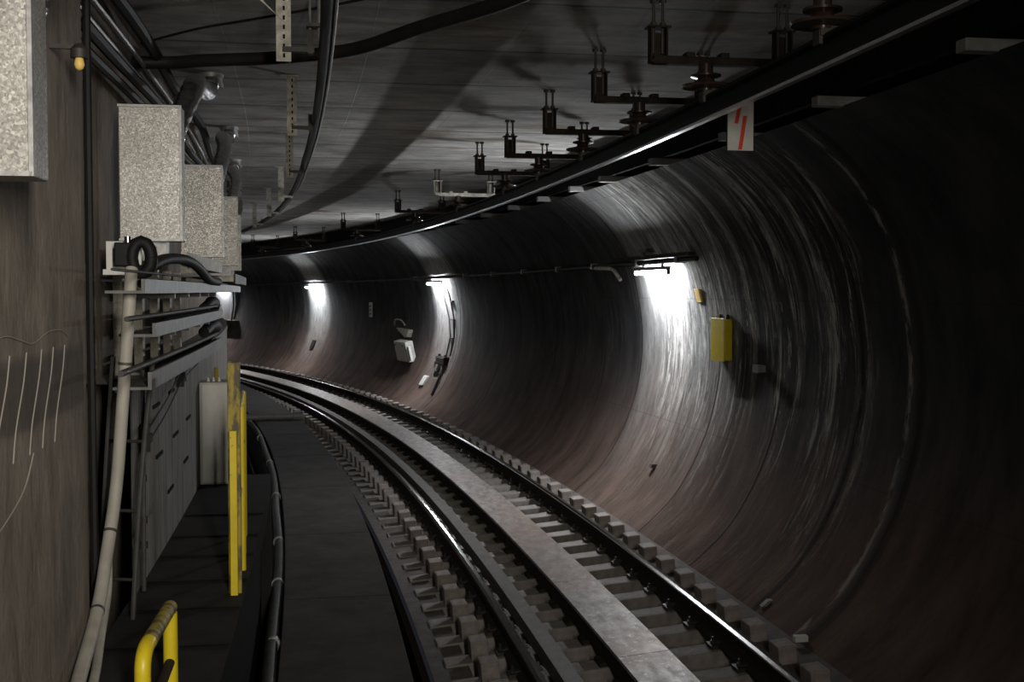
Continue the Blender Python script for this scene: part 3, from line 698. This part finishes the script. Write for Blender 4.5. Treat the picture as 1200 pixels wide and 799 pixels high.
# chalk scrawl on the near plaster
def chalk(pts, label):
    tag(obj('chalk_mark', MB().tube(smooth_path([W(s, -3.097, z) for s, z in pts], 5), .0022, 5), 'chalk'), label, 'chalk mark', 'chalk marks on the plaster wall')
chalk([(3.55, 2.36), (3.75, 2.39), (3.95, 2.37), (4.1, 2.355), (4.3, 2.385), (4.5, 2.385), (4.62, 2.36)], 'long wavy chalk line scrawled along the plaster wall')
for k, (s, l) in enumerate(((3.75, 'leftmost'), (3.95, 'second'), (4.15, 'third'), (4.32, 'fourth'), (4.5, 'rightmost'))):
    chalk([(s + .06, 2.33), (s + .02, 2.24), (s - .08, 2.10), (s - .12, 2.0)], '%s slanting chalk stroke hanging below the wavy line' % l)
chalk([(3.4, 1.78), (3.7, 1.83), (3.95, 1.90), (4.08, 2.0)], 'curved lone chalk line low on the plaster wall')
# slots in the board wall
for k, (s, z) in enumerate(((6.6, 1.90), (7.3, 1.92), (8.0, 1.93), (6.7, 1.62), (7.5, 1.64), (8.3, 1.66), (7.2, 1.35), (8.1, 1.40))):
    tag(obj('anchor_slot', MB().sbox(s, s + .26, -3.08, -3.066, z, z + .018), 'near_black'), 'short black slot set in the lower board wall', 'slot', 'black slots in the board wall')
# wires and pegs on the board wall
r = thing('wall_wire', 'pair of thin wires sagging between black pegs on the board wall', 'wire', W(7, -3.04, 1.9))
for dz in (0, -.07):
    obj('wire', MB().tube(smooth_path([W(6.15, -3.045, 1.83 + dz), W(7.0, -3.04, 1.93 + dz), W(7.75, -3.045, 2.03 + dz), W(9.0, -3.045, 2.08 + dz)]), .0045, 6), 'black_rubber', r)
for s, z in ((6.15, 1.8), (7.75, 2.0)):
    obj('peg', MB().sbox(s, s + .03, -3.08, -3.03, z - .07, z + .07).sbox(s - .01, s + .05, -3.075, -3.02, z - .02, z + .02), 'black_rubber', r)

# white cabinet standing on the side walkway
r = thing('walkway_cabinet', 'plain white upright cabinet standing at the end of the raised walkway', 'cabinet', W(9.3, -2.95, 1.072), (0, 0, TH(9.3)))
obj('body', MB().box((0, .15, .385), (.24, .3, .77)), 'white_paint', r, local=True, bevel=.006)
obj('door', MB().box((.004, -.004, .385), (.205, .012, .74)), 'panel_white', r, local=True, bevel=.003)
for x in (-.06, -.02, .02): obj('gland', MB().lathe((x, .1, .77), [(.011, 0), (.011, .012), (.007, .012), (.007, .03)], 8), 'panel_white', r, local=True)

# yellow fence seen almost edge-on and near hand rail
r = thing('yellow_fence', 'yellow guard fence along the right edge of the raised walkway', 'fence', W(6.6, -2.6, 1.07))
obj('post', MB().sbox(5.9, 5.94, -2.635, -2.575, 1.0, 2.185), 'yellow_worn', r, bevel=.004)
obj('post', MB().sbox(5.86, 5.895, -2.625, -2.59, 1.06, 1.86), 'yellow_paint', r, bevel=.004)
for s, o_, zt in ((6.4, -2.603, 1.93), (6.8, -2.625, 1.90), (7.3, -2.648, 1.93)): obj('post', MB().tube([W(s, o_, 1.0), W(s, o_, zt)], .019, 10), 'yellow_paint', r, smooth=True)
for z in (1.93, 1.5): obj('rail', MB().tube([W(5.95 + 1.35 * i / 6, -2.59 - .058 * i / 6, z) for i in range(7)], .011, 8), 'yellow_paint', r, smooth=True)
def arc(p0, p1, p2, n=8): return [Vector(p0).lerp(Vector(p1), t).lerp(Vector(p1).lerp(Vector(p2), t), t) for t in [i / n for i in range(n + 1)]]
r = thing('hand_rail', 'yellow tubular hand rail loop at the lower left, browned on top', 'hand rail', W(4.35, -2.74, 1.07))
zt = 1.36; sa, oa, sb, ob = 4.0, -2.752, 4.55, -2.737
obj('post', MB().tube([W(sb, ob, 1.0), W(sb, ob, zt - .02)], .0265, 14), 'yellow_paint', r, smooth=True)
obj('post', MB().tube([W(sa, oa, 1.0)] + arc(W(sa, oa, zt - .08), W(sa, oa, zt), W(sa + .1, oa + .006, zt)), .0265, 14), 'yellow_paint', r, smooth=True)
obj('top_bar', MB().tube([W(sa + .1, oa + .006, zt), W(sb, ob, zt)], .0265, 14), 'yellow_worn', r, smooth=True)
obj('mid_bar', MB().tube([W(sa, oa, zt - .26), W(sb, ob, zt - .20)], .018, 12), 'rust_steel', r, smooth=True)

# ================================================================== ceiling hangers and the cables they carry
r = thing('feeder_cable', 'thick black feeder cable with glossy edge, sweeping back under the ceiling hangers', 'cable', W(12, -2.2, 3.8))
pts = [W(t, -2.14 - .09 * min(1, max(0, (t - 5) / 7)), 3.80) for t in rng(S0, 40, .4)]
obj('cable', MB().tube(pts, .034, 14), 'black_gloss', r, smooth=True)
pts = [W(t, -2.105 - .09 * min(1, max(0, (t - 5) / 7)), 3.775) for t in rng(S0, 40, .4)]
obj('wire', MB().tube(pts, .008, 10), 'rod_steel', r, smooth=True)
hn = ['drilled steel ceiling hanger with diagonal brace, nearest of the row', 'second drilled steel ceiling hanger, directly behind the braced one', 'third drilled ceiling hanger, shorter in view', 'fourth ceiling hanger, small pale arm', 'fifth ceiling hanger far back', 'sixth ceiling hanger far back', 'seventh ceiling hanger at the bend']
for k, s in enumerate((6.35, 9.35, 12.8, 16.2, 19.6, 23.0, 26.6)):
    r = thing('ceiling_hanger', hn[k], 'hanger', W(s, -2.355, 3.7), (0, 0, TH(s)), 'drilled hangers on the ceiling')
    big = k < 3
    m = MB().box((-.015, 0, .225), (.075, .006, .45)).box((.012, .02, .225), (.006, .045, .45))
    obj('bar', m, 'bracket_pale', r, local=True)
    if big:
        m = MB()
        for i in range(9): m.box((-.013, -.0035, .03 + i * .048), (.011, .002, .022))
        obj('hole', m, 'near_black', r, local=True)
    obj('clip', MB().box((.06, 0, .06), (.16, .05, .025)).box((.12, 0, .10), (.03, .06, .12)), 'dark_steel' if big else 'bracket_pale', r, local=True)
    obj('foot', MB().box((-.03, 0, .443), (.14, .06, .012)), 'bracket_pale', r, local=True)
    if k == 0: obj('brace', MB().hexa([(-.035, -.01, .22), (-.015, -.01, .20), (-.015, .0, .20), (-.035, .0, .22), (-.30, -.01, .45), (-.26, -.01, .45), (-.26, 0, .45), (-.30, 0, .45)]), 'bracket_pale', r, local=True)
tag(obj('crossing_cable', MB().tube(smooth_path([W(7.5, -3.28, 3.88), W(7.5, -3.05, 3.885), W(7.4, -2.85, 3.885), W(7.25, -2.45, 3.885), W(7.05, -2.0, 3.91), W(6.6, -1.65, 3.95), W(5.95, -1.2, 3.985), W(5.2, -.8, 4.08), W(4.8, -.6, 4.15)], 8), .038, 12), 'black_rubber', smooth=True), 'heavy black cable crossing the tunnel under the ceiling near the top of the view', 'cable')
tag(obj('strung_cable', MB().tube(smooth_path([W(7.9, -3.28, 4.07), W(7.5, -2.9, 4.09), W(7.22, -2.55, 4.10), W(6.67, -1.98, 4.10), W(6.3, -1.6, 4.13)], 8), .008, 8), 'black_rubber', smooth=True), 'very thin cable strung across the ceiling above the heavy crossing cable', 'cable')
r = thing('ceiling_clamp', 'small black cluster of clamps on the ceiling beside the feeder cable', 'clamp', W(6.6, -2.2, 4.0))
obj('plate', MB().sbox(6.8, 6.9, -2.26, -2.12, 3.98, 4.0), 'dark_steel', r)
obj('rod', MB().tube([W(6.85, -2.19, 3.9), W(6.85, -2.19, 4.15)], .01, 8).tube([W(6.85, -2.24, 3.9), W(6.85, -2.24, 4.15)], .008, 8), 'rod_steel', r)
r = thing('wall_bulb', 'small dim yellow glass lamp high on the dark left wall', 'lamp', W(4.4, -3.0, 3.28), (0, 0, TH(4.4)))
obj('glass', MB().lathe((0, 0, 0), [(.005, .01), (.014, .017), (.018, .03), (.015, .045), (.012, .055)], 14), 'yellow_tag', r, local=True, smooth=True)
obj('cap', MB().lathe((0, 0, .052), [(.03, 0), (.03, .03), (.012, .05)], 14).box((-.12, 0, .09), (.24, .015, .015)), 'dark_steel', r, local=True, smooth=True)
